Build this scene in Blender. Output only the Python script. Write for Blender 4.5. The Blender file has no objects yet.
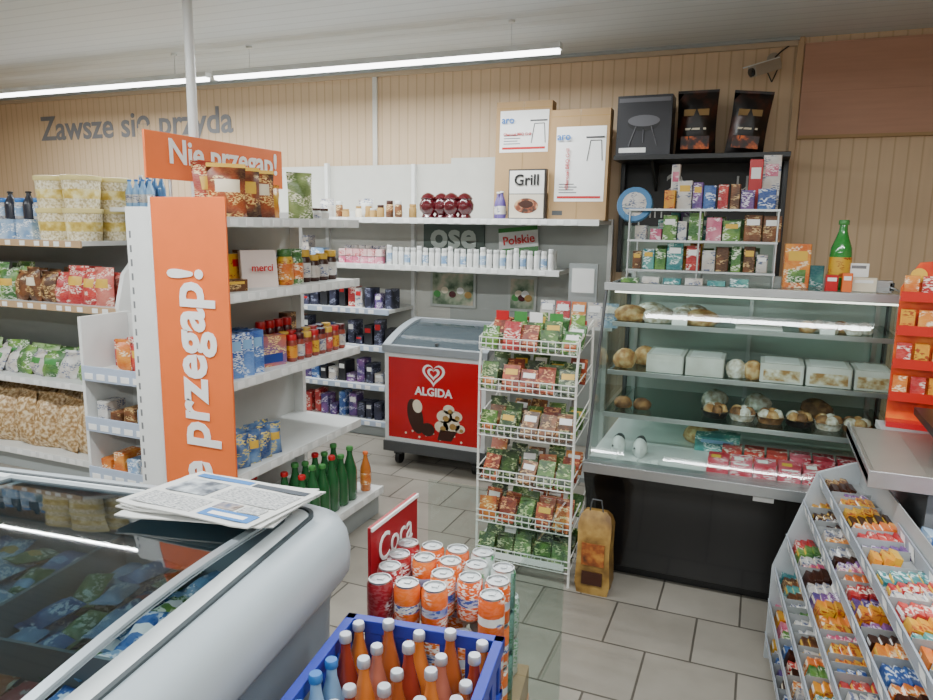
import bpy, bmesh, math, random
from mathutils import Vector, Matrix
random.seed(7)
R=random.uniform
COL=bpy.context.scene.collection
def hx(h):
    h=h.lstrip('#'); o=[]
    for i in (0,2,4):
        c=int(h[i:i+2],16)/255
        o.append(c/12.92 if c<=.04045 else ((c+.055)/1.055)**2.4)
    return (*o,1)
def lerp(a,b,t): return tuple(x+(y-x)*t for x,y in zip(a,b))
MATC={}
def newmat(name):
    m=bpy.data.materials.new(name); m.use_nodes=True
    return m,m.node_tree.nodes,m.node_tree.links,m.node_tree.nodes['Principled BSDF']
def M(name,col,rough=.5,metal=0,emis=0,trans=0,coat=0):
    if name in MATC: return MATC[name]
    m,n,l,b=newmat(name)
    c=hx(col); b.inputs['Base Color'].default_value=c
    b.inputs['Roughness'].default_value=rough; b.inputs['Metallic'].default_value=metal
    b.inputs['Transmission Weight'].default_value=trans
    b.inputs['Coat Weight'].default_value=coat
    if emis:
        b.inputs['Emission Color'].default_value=c; b.inputs['Emission Strength'].default_value=emis
    if not emis and not trans:
        tc=n.new('ShaderNodeTexCoord'); no=n.new('ShaderNodeTexNoise'); no.inputs['Scale'].default_value=9
        mx=n.new('ShaderNodeMix'); mx.data_type='RGBA'
        mx.inputs[6].default_value=tuple(v*.9 for v in c[:3])+(1,); mx.inputs[7].default_value=tuple(min(1,v*1.05) for v in c[:3])+(1,)
        l.new(tc.outputs['Object'],no.inputs['Vector']); l.new(no.outputs['Fac'],mx.inputs[0]); l.new(mx.outputs[2],b.inputs['Base Color'])
    MATC[name]=m; return m
def P(name,c1,c2,c3,scale=14,rough=.38):
    """printed pack: base colour c1, soft tone towards c3, patches of fine lettering-like c2 print"""
    if name in MATC: return MATC[name]
    m,n,l,b=newmat(name)
    a,c,d=hx(c1),hx(c2),hx(c3)
    tc=n.new('ShaderNodeTexCoord')
    n1=n.new('ShaderNodeTexNoise'); n1.inputs['Scale'].default_value=scale*.8; n1.inputs['Detail'].default_value=2
    r1=n.new('ShaderNodeValToRGB'); e=r1.color_ramp.elements; e[0].position=.42; e[0].color=a; e[1].position=.66; e[1].color=lerp(a,d,.8)
    mp=n.new('ShaderNodeMapping'); mp.inputs['Scale'].default_value=(75,75,190)
    n2=n.new('ShaderNodeTexNoise'); n2.inputs['Scale'].default_value=1; n2.inputs['Detail'].default_value=1
    r2=n.new('ShaderNodeValToRGB'); e=r2.color_ramp.elements; e[0].position=.48; e[0].color=(0,0,0,1); e[1].position=.55; e[1].color=(1,1,1,1)
    mq=n.new('ShaderNodeMapping'); mq.inputs['Location'].default_value=(3.1,7.7,1.3); mq.inputs['Scale'].default_value=(1,1,1.7)
    n3=n.new('ShaderNodeTexNoise'); n3.inputs['Scale'].default_value=scale*1.3; n3.inputs['Detail'].default_value=0
    r3=n.new('ShaderNodeValToRGB'); e=r3.color_ramp.elements; e[0].position=.50; e[0].color=(.05,.05,.05,1); e[1].position=.58; e[1].color=(.9,.9,.9,1)
    mu=n.new('ShaderNodeMath'); mu.operation='MULTIPLY'; mx=n.new('ShaderNodeMix'); mx.data_type='RGBA'; mx.inputs[7].default_value=c
    l.new(tc.outputs['Object'],n1.inputs['Vector']); l.new(n1.outputs['Fac'],r1.inputs[0])
    l.new(tc.outputs['Object'],mp.inputs[0]); l.new(mp.outputs[0],n2.inputs['Vector']); l.new(n2.outputs['Fac'],r2.inputs[0])
    l.new(tc.outputs['Object'],mq.inputs[0]); l.new(mq.outputs[0],n3.inputs['Vector']); l.new(n3.outputs['Fac'],r3.inputs[0])
    l.new(r2.outputs[0],mu.inputs[0]); l.new(r3.outputs[0],mu.inputs[1]); l.new(mu.outputs[0],mx.inputs[0]); l.new(r1.outputs[0],mx.inputs[6])
    l.new(mx.outputs[2],b.inputs['Base Color']); b.inputs['Roughness'].default_value=rough
    MATC[name]=m; return m
def SM(name,c1,c2,c3,scale=20,rough=.6,bump=0,detail=3):
    if name in MATC: return MATC[name]
    m,n,l,b=newmat(name)
    tc=n.new('ShaderNodeTexCoord'); no=n.new('ShaderNodeTexNoise'); no.inputs['Scale'].default_value=scale; no.inputs['Detail'].default_value=detail
    cr=n.new('ShaderNodeValToRGB'); e=cr.color_ramp.elements; e[0].position=.36; e[0].color=hx(c1); e[1].position=.64; e[1].color=hx(c3); x=e.new(.5); x.color=hx(c2)
    l.new(tc.outputs['Object'],no.inputs['Vector']); l.new(no.outputs['Fac'],cr.inputs[0]); l.new(cr.outputs[0],b.inputs['Base Color'])
    if bump:
        bp=n.new('ShaderNodeBump'); bp.inputs['Strength'].default_value=bump; bp.inputs['Distance'].default_value=.01; l.new(no.outputs['Fac'],bp.inputs['Height']); l.new(bp.outputs[0],b.inputs['Normal'])
    b.inputs['Roughness'].default_value=rough; MATC[name]=m; return m
def GL(name,tint='#F4FAF8',ior=1.4,rough=.02):
    m,n,l,b=newmat(name); n.remove(b)
    o=n['Material Output']; t=n.new('ShaderNodeBsdfTransparent'); t.inputs[0].default_value=hx(tint)
    g=n.new('ShaderNodeBsdfGlossy'); g.inputs['Roughness'].default_value=rough
    f=n.new('ShaderNodeFresnel'); f.inputs[0].default_value=ior; mx=n.new('ShaderNodeMixShader')
    ge=n.new('ShaderNodeNewGeometry'); iv=n.new('ShaderNodeMath'); iv.operation='SUBTRACT'; iv.inputs[0].default_value=1; l.new(ge.outputs['Backfacing'],iv.inputs[1])
    mu=n.new('ShaderNodeMath'); mu.operation='MULTIPLY'; l.new(f.outputs[0],mu.inputs[0]); l.new(iv.outputs[0],mu.inputs[1])
    l.new(mu.outputs[0],mx.inputs[0]); l.new(t.outputs[0],mx.inputs[1]); l.new(g.outputs[0],mx.inputs[2]); l.new(mx.outputs[0],o.inputs[0])
    return m
def STRIPE(name,base,dark,axis,period,groove=.1,rough=.6,bump=.4,vary=.0):
    m,n,l,b=newmat(name)
    tc=n.new('ShaderNodeTexCoord'); s=n.new('ShaderNodeSeparateXYZ'); l.new(tc.outputs['Object'],s.inputs[0])
    d=n.new('ShaderNodeMath'); d.operation='DIVIDE'; d.inputs[1].default_value=period; l.new(s.outputs[axis],d.inputs[0])
    f=n.new('ShaderNodeMath'); f.operation='FRACT'; l.new(d.outputs[0],f.inputs[0])
    cr=n.new('ShaderNodeValToRGB'); e=cr.color_ramp.elements
    e[0].position=0; e[0].color=hx(dark); e[1].position=groove; e[1].color=hx(base)
    x=e.new(1-groove*.5); x.color=hx(base); x=e.new(1.0); x.color=hx(dark)
    l.new(f.outputs[0],cr.inputs[0])
    no=n.new('ShaderNodeTexNoise'); no.inputs['Scale'].default_value=3
    mp=n.new('ShaderNodeMapping'); mp.inputs['Scale'].default_value=(8,8,.7) if axis!='Z' else (1,1,14)
    l.new(tc.outputs['Object'],mp.inputs[0]); l.new(mp.outputs[0],no.inputs['Vector'])
    mx=n.new('ShaderNodeMix'); mx.data_type='RGBA'; mx.blend_type='MULTIPLY'; mx.inputs[0].default_value=vary
    l.new(cr.outputs[0],mx.inputs[6]); l.new(no.outputs['Fac'],mx.inputs[7]); 
    l.new(mx.outputs[2],b.inputs['Base Color'])
    bp=n.new('ShaderNodeBump'); bp.inputs['Strength'].default_value=bump; bp.inputs['Distance'].default_value=.01
    l.new(cr.outputs[0],bp.inputs['Height']); l.new(bp.outputs[0],b.inputs['Normal'])
    b.inputs['Roughness'].default_value=rough
    return m
def T(x,y,z,rz=0,rx=0,ry=0):
    return Matrix.Translation((x,y,z))@Matrix.Rotation(math.radians(rz),4,'Z')@Matrix.Rotation(math.radians(rx),4,'X')@Matrix.Rotation(math.radians(ry),4,'Y')
class MB:
    def __init__(s): s.v=[];s.f=[];s.m=[];s.sm=[];s.mats=[];s.T=Matrix()
    def mi(s,m):
        if m not in s.mats: s.mats.append(m)
        return s.mats.index(m)
    def add(s,vs,fs,mat,smooth=False):
        o=len(s.v); Tm=s.T
        s.v+=[tuple(Tm@Vector(p)) for p in vs]
        for k,f in enumerate(fs):
            s.f.append([i+o for i in f]); mm=mat[k] if isinstance(mat,list) else mat
            s.m.append(s.mi(mm)); s.sm.append(smooth)
    def box(s,x0,y0,z0,x1,y1,z1,mat):
        s.add([(x0,y0,z0),(x1,y0,z0),(x1,y1,z0),(x0,y1,z0),(x0,y0,z1),(x1,y0,z1),(x1,y1,z1),(x0,y1,z1)],
              [(0,3,2,1),(4,5,6,7),(0,1,5,4),(1,2,6,5),(2,3,7,6),(3,0,4,7)],mat)
    def prism(s,a0,a1,pts,mat,axis='x',smooth=False):
        n=len(pts); vs=[]
        for a in (a0,a1):
            for p,q in pts:
                vs.append((a,p,q) if axis=='x' else ((p,a,q) if axis=='y' else (p,q,a)))
        s.add(vs,[tuple(range(n)),tuple(range(2*n-1,n-1,-1))]+[(i,(i+1)%n,(i+1)%n+n,i+n) for i in range(n)],mat,smooth)
    def flat(s,pts,y,mat): s.add([(p,y,q) for p,q in pts],[tuple(range(len(pts)))],mat)
    def disc(s,cx,cz,rx,rz,y,mat,n=20,rot=0):
        c,si=math.cos(rot),math.sin(rot)
        s.flat([(cx+rx*math.cos(a)*c-rz*math.sin(a)*si, cz+rx*math.cos(a)*si+rz*math.sin(a)*c) for a in [2*math.pi*i/n for i in range(n)]],y,mat)
    def lathe(s,x,y,z,prof,mat,n=14,smooth=True):
        vs=[];fs=[];ms=[]
        for r,h in prof:
            for i in range(n):
                a=2*math.pi*i/n; vs.append((x+r*math.cos(a),y+r*math.sin(a),z+h))
        for k in range(len(prof)-1):
            for i in range(n):
                fs.append((k*n+i,k*n+(i+1)%n,(k+1)*n+(i+1)%n,(k+1)*n+i)); ms.append(mat[k] if isinstance(mat,list) else mat)
        fs.append(tuple(range(n-1,-1,-1))); ms.append(ms[0]); fs.append(tuple(range((len(prof)-1)*n,len(prof)*n))); ms.append(ms[-2])
        s.add(vs,fs,ms,smooth)
    def tube(s,p0,p1,r,mat,n=6):
        p0=Vector(p0);p1=Vector(p1); d=(p1-p0)
        if d.length<1e-6: return
        q=d.to_track_quat('Z','Y'); vs=[]
        for p in (p0,p1):
            for i in range(n):
                a=2*math.pi*i/n; vs.append(tuple(p+q@Vector((r*math.cos(a),r*math.sin(a),0))))
        s.add(vs,[(i,(i+1)%n,(i+1)%n+n,i+n) for i in range(n)]+[tuple(range(n-1,-1,-1)),tuple(range(n,2*n))],mat,True)
    def path(s,ps,r,mat,n=6):
        for a,b in zip(ps[:-1],ps[1:]): s.tube(a,b,r,mat,n)
    def bag(s,x,y,z,w,h,d,mat,rz=0,rx=0,crimp=None,lab=None):
        old=s.T; s.T=old@T(x,y,z,rz,rx)
        nx,nz=6,8
        for sg in (-1,1):
            vs=[];fs=[];ms=[]
            for j in range(nz+1):
                v=j/nz*2-1
                for i in range(nx+1):
                    u=i/nx*2-1
                    t=d/2*(1-abs(u)**2.6)*(1-abs(v)**3.5)
                    t*=1+.18*math.sin(7*u+5*v+x*31)
                    ww=w/2*(1-.06*(1-v*v))
                    vs.append((u*ww,sg*t,h*(.5+v*.5)))
            for j in range(nz):
                for i in range(nx):
                    a=j*(nx+1)+i; fs.append((a,a+1,a+nx+2,a+nx+1)); ms.append(lab if (lab and 1<=i<=4 and 4<=j<=5) else mat)
            s.add(vs,fs,ms,True)
        s.box(-w/2,-.0012,h-.002,w/2,.0012,h+.014,crimp or mat)
        s.T=old
    def blob(s,x,y,z,rx,ry,rz,mat,n=12,m=7,lump=.08,rot=0):
        vs=[];fs=[];ph=R(0,6)
        c,si=math.cos(rot),math.sin(rot)
        for j in range(m+1):
            th=math.pi*j/m
            for i in range(n):
                a=2*math.pi*i/n; k=1+lump*math.sin(3*a+ph+2*th)
                px,py,pz=rx*math.sin(th)*math.cos(a)*k,ry*math.sin(th)*math.sin(a)*k,-rz*math.cos(th)
                pz=max(pz,-rz*.55)+rz*.55
                vs.append((x+px*c-py*si,y+px*si+py*c,z+pz))
        for j in range(m):
            for i in range(n): fs.append((j*n+i,j*n+(i+1)%n,(j+1)*n+(i+1)%n,(j+1)*n+i))
        s.add(vs,fs,mat,True)
    def pack(s,x,y,z,w,d,h,mat,lab=None,rz=0,rx=0,lab2=None):
        old=s.T; s.T=old@T(x,y,z,rz,rx)
        e=min(w,d,h)*.06
        s.prism(0,h,[(-w/2+e,0),(w/2-e,0),(w/2,e),(w/2,d-e),(w/2-e,d),(-w/2+e,d),(-w/2,d-e),(-w/2,e)],mat,'z')
        if lab:
            s.box(-w*.36,-.0012,h*.62,w*.36,0,h*.84,lab)
        if lab2: s.box(-w*.34,-.0012,h*.12,w*.34,0,h*.42,lab2)
        s.T=old
    def bottle(s,x,y,z,r,h,mat,cap,lab=None,n=12):
        s.lathe(x,y,z,[(r*.8,0),(r,h*.03),(r,h*.5),(r*.93,h*.6),(r*.6,h*.74),(r*.4,h*.84),(r*.36,h*.91),(r*.34,h*.94)],mat,n)
        s.lathe(x,y,z,[(r*.46,h*.93),(r*.48,h*.935),(r*.48,h*.985),(r*.42,h)],cap,n)
        if lab: s.lathe(x,y,z,[(r*1.02,h*.18),(r*1.025,h*.19),(r*1.025,h*.46),(r*1.02,h*.47)],lab,n)
    def jar(s,x,y,z,r,h,mat,cap,lab=None,n=12):
        s.lathe(x,y,z,[(r*.85,0),(r,h*.05),(r,h*.7),(r*.8,h*.8)],mat,n)
        s.lathe(x,y,z,[(r*.86,h*.79),(r*.88,h*.8),(r*.88,h*.98),(r*.82,h)],cap,n)
        if lab: s.lathe(x,y,z,[(r*1.02,h*.15),(r*1.02,h*.6)],lab,n)
    def can(s,x,y,z,mat,band,al,r=.033,h=.118,n=16):
        s.lathe(x,y,z,[(r*.75,0),(r*.82,.004),(r,.012),(r,h*.4),(r,h*.58),(r,h*.9),(r*.86,h*.955),(r*.88,h),(r*.8,h),(r*.77,h*.965)],[al,al,mat,band,mat,mat,al,al,al],n)
        s.box(x-.008,y-.002,z+h*.965,x+.008,y+.012,z+h*.985,al)
    def loft(s,loops,mat,cap0=True,cap1=True,smooth=True):
        n=len(loops[0]); vs=[p for L in loops for p in L]; fs=[];ms=[]
        for k in range(len(loops)-1):
            for i in range(n):
                fs.append((k*n+i,k*n+(i+1)%n,(k+1)*n+(i+1)%n,(k+1)*n+i)); ms.append(mat[k] if isinstance(mat,list) else mat)
        if cap0: fs.append(tuple(range(n-1,-1,-1))); ms.append(ms[0])
        if cap1: fs.append(tuple(range((len(loops)-1)*n,len(loops)*n))); ms.append(ms[-1] if not cap0 else ms[len(ms)-2])
        s.add(vs,fs,ms,smooth)
    def make(s,name,bevel=0,recalc=True):
        xs=[p[0] for p in s.v]; ys=[p[1] for p in s.v]; zs=[p[2] for p in s.v]
        c=Vector(((min(xs)+max(xs))/2,(min(ys)+max(ys))/2,min(zs)))
        me=bpy.data.meshes.new(name); me.from_pydata([tuple(Vector(p)-c) for p in s.v],[],s.f)
        for m in s.mats: me.materials.append(m)
        me.polygons.foreach_set('material_index',s.m); me.polygons.foreach_set('use_smooth',s.sm); me.update()
        bm=bmesh.new(); bm.from_mesh(me); bmesh.ops.recalc_face_normals(bm,faces=bm.faces); bm.to_mesh(me); bm.free()
        try: me.set_sharp_from_angle(angle=math.radians(42))
        except Exception: pass
        ob=bpy.data.objects.new(name,me); ob.location=c; COL.objects.link(ob)
        if bevel:
            b=ob.modifiers.new('bevel','BEVEL'); b.width=bevel; b.segments=2; b.limit_method='ANGLE'; b.angle_limit=math.radians(50)
        return ob
def rrect(x0,y0,x1,y1,r,z,n=8):
    o=[]
    for cx,cy,a0 in ((x1-r,y1-r,0),(x0+r,y1-r,90),(x0+r,y0+r,180),(x1-r,y0+r,270)):
        for i in range(n+1):
            a=math.radians(a0+90*i/n); o.append((cx+r*math.cos(a),cy+r*math.sin(a),z))
    return o
FR=Matrix.Rotation(math.pi/2,4,'X')
FX=Matrix.Rotation(math.pi/2,4,'Z')@FR
UPV=Matrix(((0,-1,0,0),(0,0,-1,0),(1,0,0,0),(0,0,0,1)))
def text(par,s,mat,loc,ori,width,bold=.02,hscale=1,name=None):
    cu=bpy.data.curves.new('t','FONT'); cu.body=s; cu.size=1; cu.offset=bold; cu.extrude=.004; cu.align_x='LEFT'; cu.resolution_u=3
    ob=bpy.data.objects.new('t',cu); COL.objects.link(ob); bpy.context.view_layer.update()
    me=bpy.data.meshes.new_from_object(ob.evaluated_get(bpy.context.evaluated_depsgraph_get()))
    bpy.data.objects.remove(ob)
    xs=[v.co.x for v in me.vertices]; ys=[v.co.y for v in me.vertices]
    cx,cy=(min(xs)+max(xs))/2,(min(ys)+max(ys))/2; k=width/(max(xs)-min(xs))
    for v in me.vertices:
        v.co=Vector(((v.co.x-cx)*k,(v.co.y-cy)*k*hscale,v.co.z*.3))
    me.materials.clear(); me.materials.append(mat)
    o=bpy.data.objects.new(name or 'lettering',me); COL.objects.link(o)
    o.matrix_world=Matrix.Translation(loc)@ori
    if par:
        mw=o.matrix_world.copy(); o.parent=par; o.matrix_parent_inverse=Matrix.Translation(par.location).inverted(); o.matrix_basis=mw
    return o

# ---------- materials
WHT=M('shelf_white','#D8DAD8',.4); LIP=M('shelf_lip','#E2E3E1',.35); TAG=M('price_tag','#F2F2F0',.5); TAGB=M('price_rail','#AEBBD0',.4)
GRY=M('grey_panel','#9EA4A4',.5); DGR=M('dark_grey','#4A4C4E',.5); BLK=M('black_plastic','#161618',.35); BLKG=M('black_gloss','#141416',.18,coat=.4)
STL=M('steel','#C4C8CA',.28,1.0); ALU=M('aluminium','#C8CBCD',.35,.9); WIRE=M('white_wire','#E0E0DA',.35)
ORG=M('orange_sign','#EA7030',.5); WTX=M('white_print','#F2F2F0',.5); RED=M('red_plastic','#C0181F',.3); DRED=M('dark_red_glass','#4A0812',.2,coat=.4)
BLU=M('crate_blue','#2838A0',.4); CARD=M('cardboard','#AC8C64',.8); GLASS=GL('clear_glass'); GREENG=M('green_bottle','#265E34',.12,coat=.5)
YEL=M('yellow','#DCB040',.4); CREAM=M('cream','#E6DAC2',.6); BROWN=M('chocolate','#3B1D12',.35); GTX=M('grey_print','#7A7A7E',.6)
BLUC=M('blue_cap','#3474BC',.3); LBLU=M('light_blue','#86B0D6',.3); PINK=M('pink','#D0607C',.4); GRN=M('green','#448A44',.4)
TAN=M('kraft','#A8854A',.7); PUR=M('purple','#5E4C8C',.4); ORJ=M('orange_juice','#C87434',.1,coat=.6); REDJ=M('red_juice','#8A3426',.1,coat=.6)
BREAD=SM('bread','#9C6A3C','#BE905A','#D8BA8A',26,.7,.3); BREAD2=SM('bread_dark','#5E3E24','#825836','#A67A4C',30,.7,.3)
POP=SM('popcorn','#C0AE82','#E2D6B0','#F0E8D2',75,.6,.4,1)
pk=[P('pk_red','#AA1C26','#F0E4D6','#D44C40'),P('pk_blue','#264A8E','#E8EEF6','#5686C4'),P('pk_green','#386A30','#E6EED8','#80A848'),
    P('pk_orange','#CA6420','#F4E4C4','#E8A040'),P('pk_pink','#BE4E72','#F4E2E6','#E498A8'),P('pk_brown','#4E2E1C','#D4B47C','#8E5632'),
    P('pk_yel','#D2A62C','#9A2A20','#DC7E2C'),P('pk_white','#D0CECA','#4A587E','#B8AA9C'),P('pk_teal','#2A747A','#E4F0F0','#66AEA2'),P('pk_purple','#483678','#E6E0F0','#925696'),P('pk_lblue','#7498C0','#F2F4F6','#BACEE0')]
PR,PB,PG,PO,PP,PBR,PY,PW,PT,PU,PL=pk
VEG=P('veg_seed','#2A4A22','#B8C48C','#5E8834',24,.4); VEG2=P('veg_seed_red','#70281E','#E0A068','#BE5430',24,.4)
LIGHTM=M('lamp_diffuser','#FFFFFF',.5,emis=9)

# ---------- room
def planebox(name,x0,y0,z0,x1,y1,z1,mat,bevel=0):
    b=MB(); b.box(x0,y0,z0,x1,y1,z1,mat); return b.make(name,bevel)
XL,XR,YF,YB,H=-7.6,2.4,-2.6,5.1,2.78
m,n,l,b=newmat('floor_tile')
tc=n.new('ShaderNodeTexCoord'); br=n.new('ShaderNodeTexBrick'); br.offset=.5
br.inputs['Color1'].default_value=hx('#A59E93'); br.inputs['Color2'].default_value=hx('#979085'); br.inputs['Mortar'].default_value=hx('#5A544C')
br.inputs['Scale'].default_value=1; br.inputs['Mortar Size'].default_value=.0045; br.inputs['Brick Width'].default_value=.33; br.inputs['Row Height'].default_value=.33
no=n.new('ShaderNodeTexNoise'); no.inputs['Scale'].default_value=5; no.inputs['Detail'].default_value=7
mx=n.new('ShaderNodeMix'); mx.data_type='RGBA'; mx.blend_type='MULTIPLY'; mx.inputs[0].default_value=.42
l.new(tc.outputs['Object'],br.inputs['Vector']); l.new(tc.outputs['Object'],no.inputs['Vector'])
l.new(br.outputs['Color'],mx.inputs[6]); l.new(no.outputs['Fac'],mx.inputs[7]); l.new(mx.outputs[2],b.inputs['Base Color'])
bp=n.new('ShaderNodeBump'); bp.inputs['Strength'].default_value=.3; bp.inputs['Distance'].default_value=.003; bp.invert=True
l.new(br.outputs['Fac'],bp.inputs['Height']); l.new(bp.outputs[0],b.inputs['Normal']); b.inputs['Roughness'].default_value=.34
FLM=m
planebox('floor',XL,YF,-.08,XR,YB,0,FLM)
WALL=STRIPE('wall_panelling','#D6BA98','#BEA07C','X',.075,.14,.55,.35,.12)
WALLY=STRIPE('wall_panelling_side','#D6BA98','#BEA07C','Y',.075,.14,.55,.35,.12)
CEIL=STRIPE('ceiling_sheet','#D2D9DB','#BFC6C9','Y',.11,.14,.4,.3,0)
planebox('ceiling',XL,YF,H,XR,YB,H+.08,CEIL)
planebox('wall_back',XL,YB,-.08,XR,YB+.1,H+.08,WALL)
planebox('wall_front',XL,YF-.1,-.08,XR,YF,H+.08,M('front_wall','#C4C2BC',.7))
planebox('wall_left',XL-.1,YF,-.08,XL,YB,H+.08,WALLY)
planebox('wall_right',XR,YF,-.08,XR+.1,YB,H+.08,WALLY)
planebox('baseboard_back',XL,YB-.02,0,XR,YB,.1,M('baseboard','#8A7A66',.5),.004)
b=MB(); b.box(XL,YB-.03,H-.05,.12,YB,H,M('trim_beige','#BCA88E',.5)); b.box(XL,YB-.05,H-.02,.12,YB-.03,H,GRY); b.make('trim_1',.003)
b=MB(); b.box(-2.9,YB-.02,1.9,-2.86,YB,H-.05,M('strip_pale','#D6D2CA',.5)); b.make('wall_strip',.003)  # pale vertical strip on the back wall, running up to the ceiling edge
b=MB(); b.box(.11,YB-.03,1.3,.15,YB,H,M('trim_tan','#C2A27E',.5)); b.make('trim_3',.003)
RBR=STRIPE('brown_board','#C4957C','#B88A72','Z',.28,.02,.55,.05,.22)
b=MB(); b.box(.155,YB-.025,2.19,1.6,YB,2.74,RBR); b.box(.155,YB-.03,2.17,1.6,YB,2.19,CARD); b.make('wall_board_panel')

# ---------- ceiling lamps
def lamp(x0,x1,y,z=2.6,power=62):
    b=MB(); b.box(x0,y-.03,z,x1,y+.03,z+.035,WHT); b.prism(x0+.01,x1-.01,[(y-.026,z),(y-.02,z-.022),(y+.02,z-.022),(y+.026,z)],LIGHTM)
    for x in (x0+.3,x1-.3):
        b.tube((x,y,z+.035),(x,y,H),.0018,STL); b.lathe(x,y,H-.015,[(.02,0),(.02,.015)],WHT,10)
    o=b.make('linear_ceiling_lamp')
    L=bpy.data.lights.new('lamp_light','AREA'); L.shape='RECTANGLE'; L.size=x1-x0-.02; L.size_y=.05; L.energy=power; L.color=(.94,.99,.995)
    lo=bpy.data.objects.new('lamp_light',L); COL.objects.link(lo); lo.parent=o; lo.location=(0,0,-.004)
for x0,x1,y in ((-3.62,-1.14,4.15),(-6.15,-3.68,4.15),(-6.4,-4.0,1.4),(-3.6,-1.2,1.4),(-.8,1.6,1.4),(-3.6,-1.2,-1.2),(-.8,1.6,-1.2)):
    lamp(x0,x1,y)
w=bpy.data.worlds.new('world'); bpy.context.scene.world=w; w.use_nodes=True
w.node_tree.nodes['Background'].inputs[0].default_value=(.8,.85,.9,1); w.node_tree.nodes['Background'].inputs[1].default_value=.3

text(None,'Zawsze się przyda',GTX,(-5.45,YB-.004,2.44),FR,2.35,.018,name='wall_lettering')

# ---------- security camera
b=MB(); CW=M('cam_beige','#A89C8C',.5)
b.T=T(-.02,YB-.0,2.66,0,90)
b.lathe(0,0,0,[(.04,0),(.04,.02),(.02,.03)],CW)
b.T=Matrix(); b.path([(-.02,YB-.02,2.66),(-.02,YB-.12,2.64),(-.06,YB-.17,2.6)],.012,CW,8)
b.T=T(-.06,YB-.17,2.58,-50,0)@Matrix.Rotation(math.radians(18),4,'X')
b.prism(-.1,.09,[(-.03,-.03),(.03,-.03),(.035,.0),(.03,.035),(-.03,.035),(-.035,0)],CW,'y')
b.box(-.04,-.13,.035,.04,.08,.042,WHT); b.T=b.T@T(0,-.1,0,0,90); b.lathe(0,0,0,[(.026,0),(.026,.012),(.015,.013)],BLKG)
b.T=Matrix(); b.path([(-.02,YB-.03,2.66),(.02,YB-.03,2.7),(.1,YB-.02,2.76)],.005,BLK)
b.path([(-.06,YB-.05,2.6),(-.02,YB-.04,2.52),(.01,YB-.03,2.6),(-.02,YB-.03,2.66)],.004,BLK); b.make('security_camera')

def shelf(mb,x0,x1,depth,z,tags=True,rail=None):
    mb.box(x0,0,z-.028,x1,depth,z,WHT); mb.box(x0,-.012,z-.038,x1,0,z+.003,rail or LIP)
    if tags:
        x=x0+.02
        while x<x1-.06:
            mb.box(x,-.0145,z-.033,x+.045,-.012,z-.004,TAG); x+=.045+R(.02,.1)

# ---------- gondola (faces +X)
gx,gy0,gy1=-2.0,2.31,3.33
SLOT=M('slot_dark','#77787A',.6)
b=MB(); b.T=T(gx,gy0,0,90); L=gy1-gy0
b.box(0,.43,.05,L,.45,1.62,M('back_panel','#C6C8C6',.5)); b.box(0,.46,.05,L,.48,1.62,WHT)
for z in (1.31,.943,.53): shelf(b,0,L,.43,z); [b.prism(xx,xx+.004,[(.43,z-.03),(.43,z-.11),(.05,z-.03)],WHT) for xx in (0.002,L-.006)]
shelf(b,0,L,.42,1.62)
b.T=T(gx+.14,gy0,0,90); shelf(b,0,L,.57,.16); b.box(0,.02,0,L,.57,.13,GRY)
b.T=T(gx-.9,gy1,0,-90)
for z in (1.31,.943,.53,.16): shelf(b,0,.46,.42,z)
b.T=Matrix()
for y in (gy0-.03,gy1): 
    b.box(-2.50,y,0,-2.37,y+.03,1.66,LIP)
    for k in range(24): b.box(-2.485,y-.0015,.15+k*.06,-2.475,y,.18+k*.06,SLOT)
b.box(-2.37,gy0-.025,.05,-1.99,gy0-.004,1.58,WHT)
b.make('gondola_shelf',.002)
b=MB(); b.box(-2.355,gy0-.036,.3,-1.965,gy0-.026,1.7,ORG); b.box(-2.36,gy0-.04,.295,-2.35,gy0-.026,1.705,LIP)
o=b.make('vertical_banner_sign',.002)
text(o,'Nie przegap!',WTX,(-2.155,gy0-.040,.84),UPV,1.14,.028,1.12)
b=MB(); b.box(-2.40,2.3,1.78,-2.388,3.22,1.975,ORG)
for y in (2.45,3.05): b.tube((-2.41,y,1.62),(-2.41,y,1.8),.008,ALU)
o=b.make('top_banner_sign',.002)
text(o,'Nie przegap!',WTX,(-2.385,2.80,1.885),FX,.74,.022)
b=MB(); b.tube((-2.46,2.66,1.62),(-2.46,2.66,H),.022,LIP,14); b.lathe(-2.46,2.66,1.62,[(.045,0),(.045,.01)],WHT); b.lathe(-2.46,2.66,H-.01,[(.045,0),(.045,.01)],WHT)
b.make('support_pole')

# gondola products
b=MB(); b.T=T(gx,gy0,1.62,90)
CH=P('chips_bag','#3E1E14','#F0CC80','#A84A22',9); CH2=P('chips_green','#566A34','#E8E4C8','#98A868',9); CHL=M('chips_label','#E6D8BC',.4)
for x,y,m_,h,r_,lb in ((.15,.11,CH,.21,-42,CHL),(.255,.11,CH,.205,-30,YEL),(.36,.12,CH,.20,-36,CHL),(.20,.25,P('chips_red','#84161A','#F0D8A0','#C8502A',9),.23,-20,YEL),(.41,.26,PO,.17,-20,None),(.66,.10,CH2,.21,-32,None),(.60,.24,PY,.15,-10,None)):
    b.bag(x,y,0.001,.16 if m_ is CH else .13,h,.08,m_,r_,R(-8,0),YEL if m_ is CH else None,lb)
for x in (.79,.86,.93): b.jar(x,.15,0,.03,.06,WHT,BROWN,PW)
b.make('crisp_bags')
b=MB(); b.T=T(gx,gy0,1.31,90)
b.pack(.12,.06,0,.12,.06,.05,PBR,YEL,-20); b.pack(.13,.18,0,.10,.05,.07,PG,YEL)
b.pack(.34,.10,0,.17,.03,.17,M('merci_white','#E2D0C8',.4),None,-30,-8)
b.pack(.34,.2,0,.16,.05,.15,PY,RED,-10)
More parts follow.
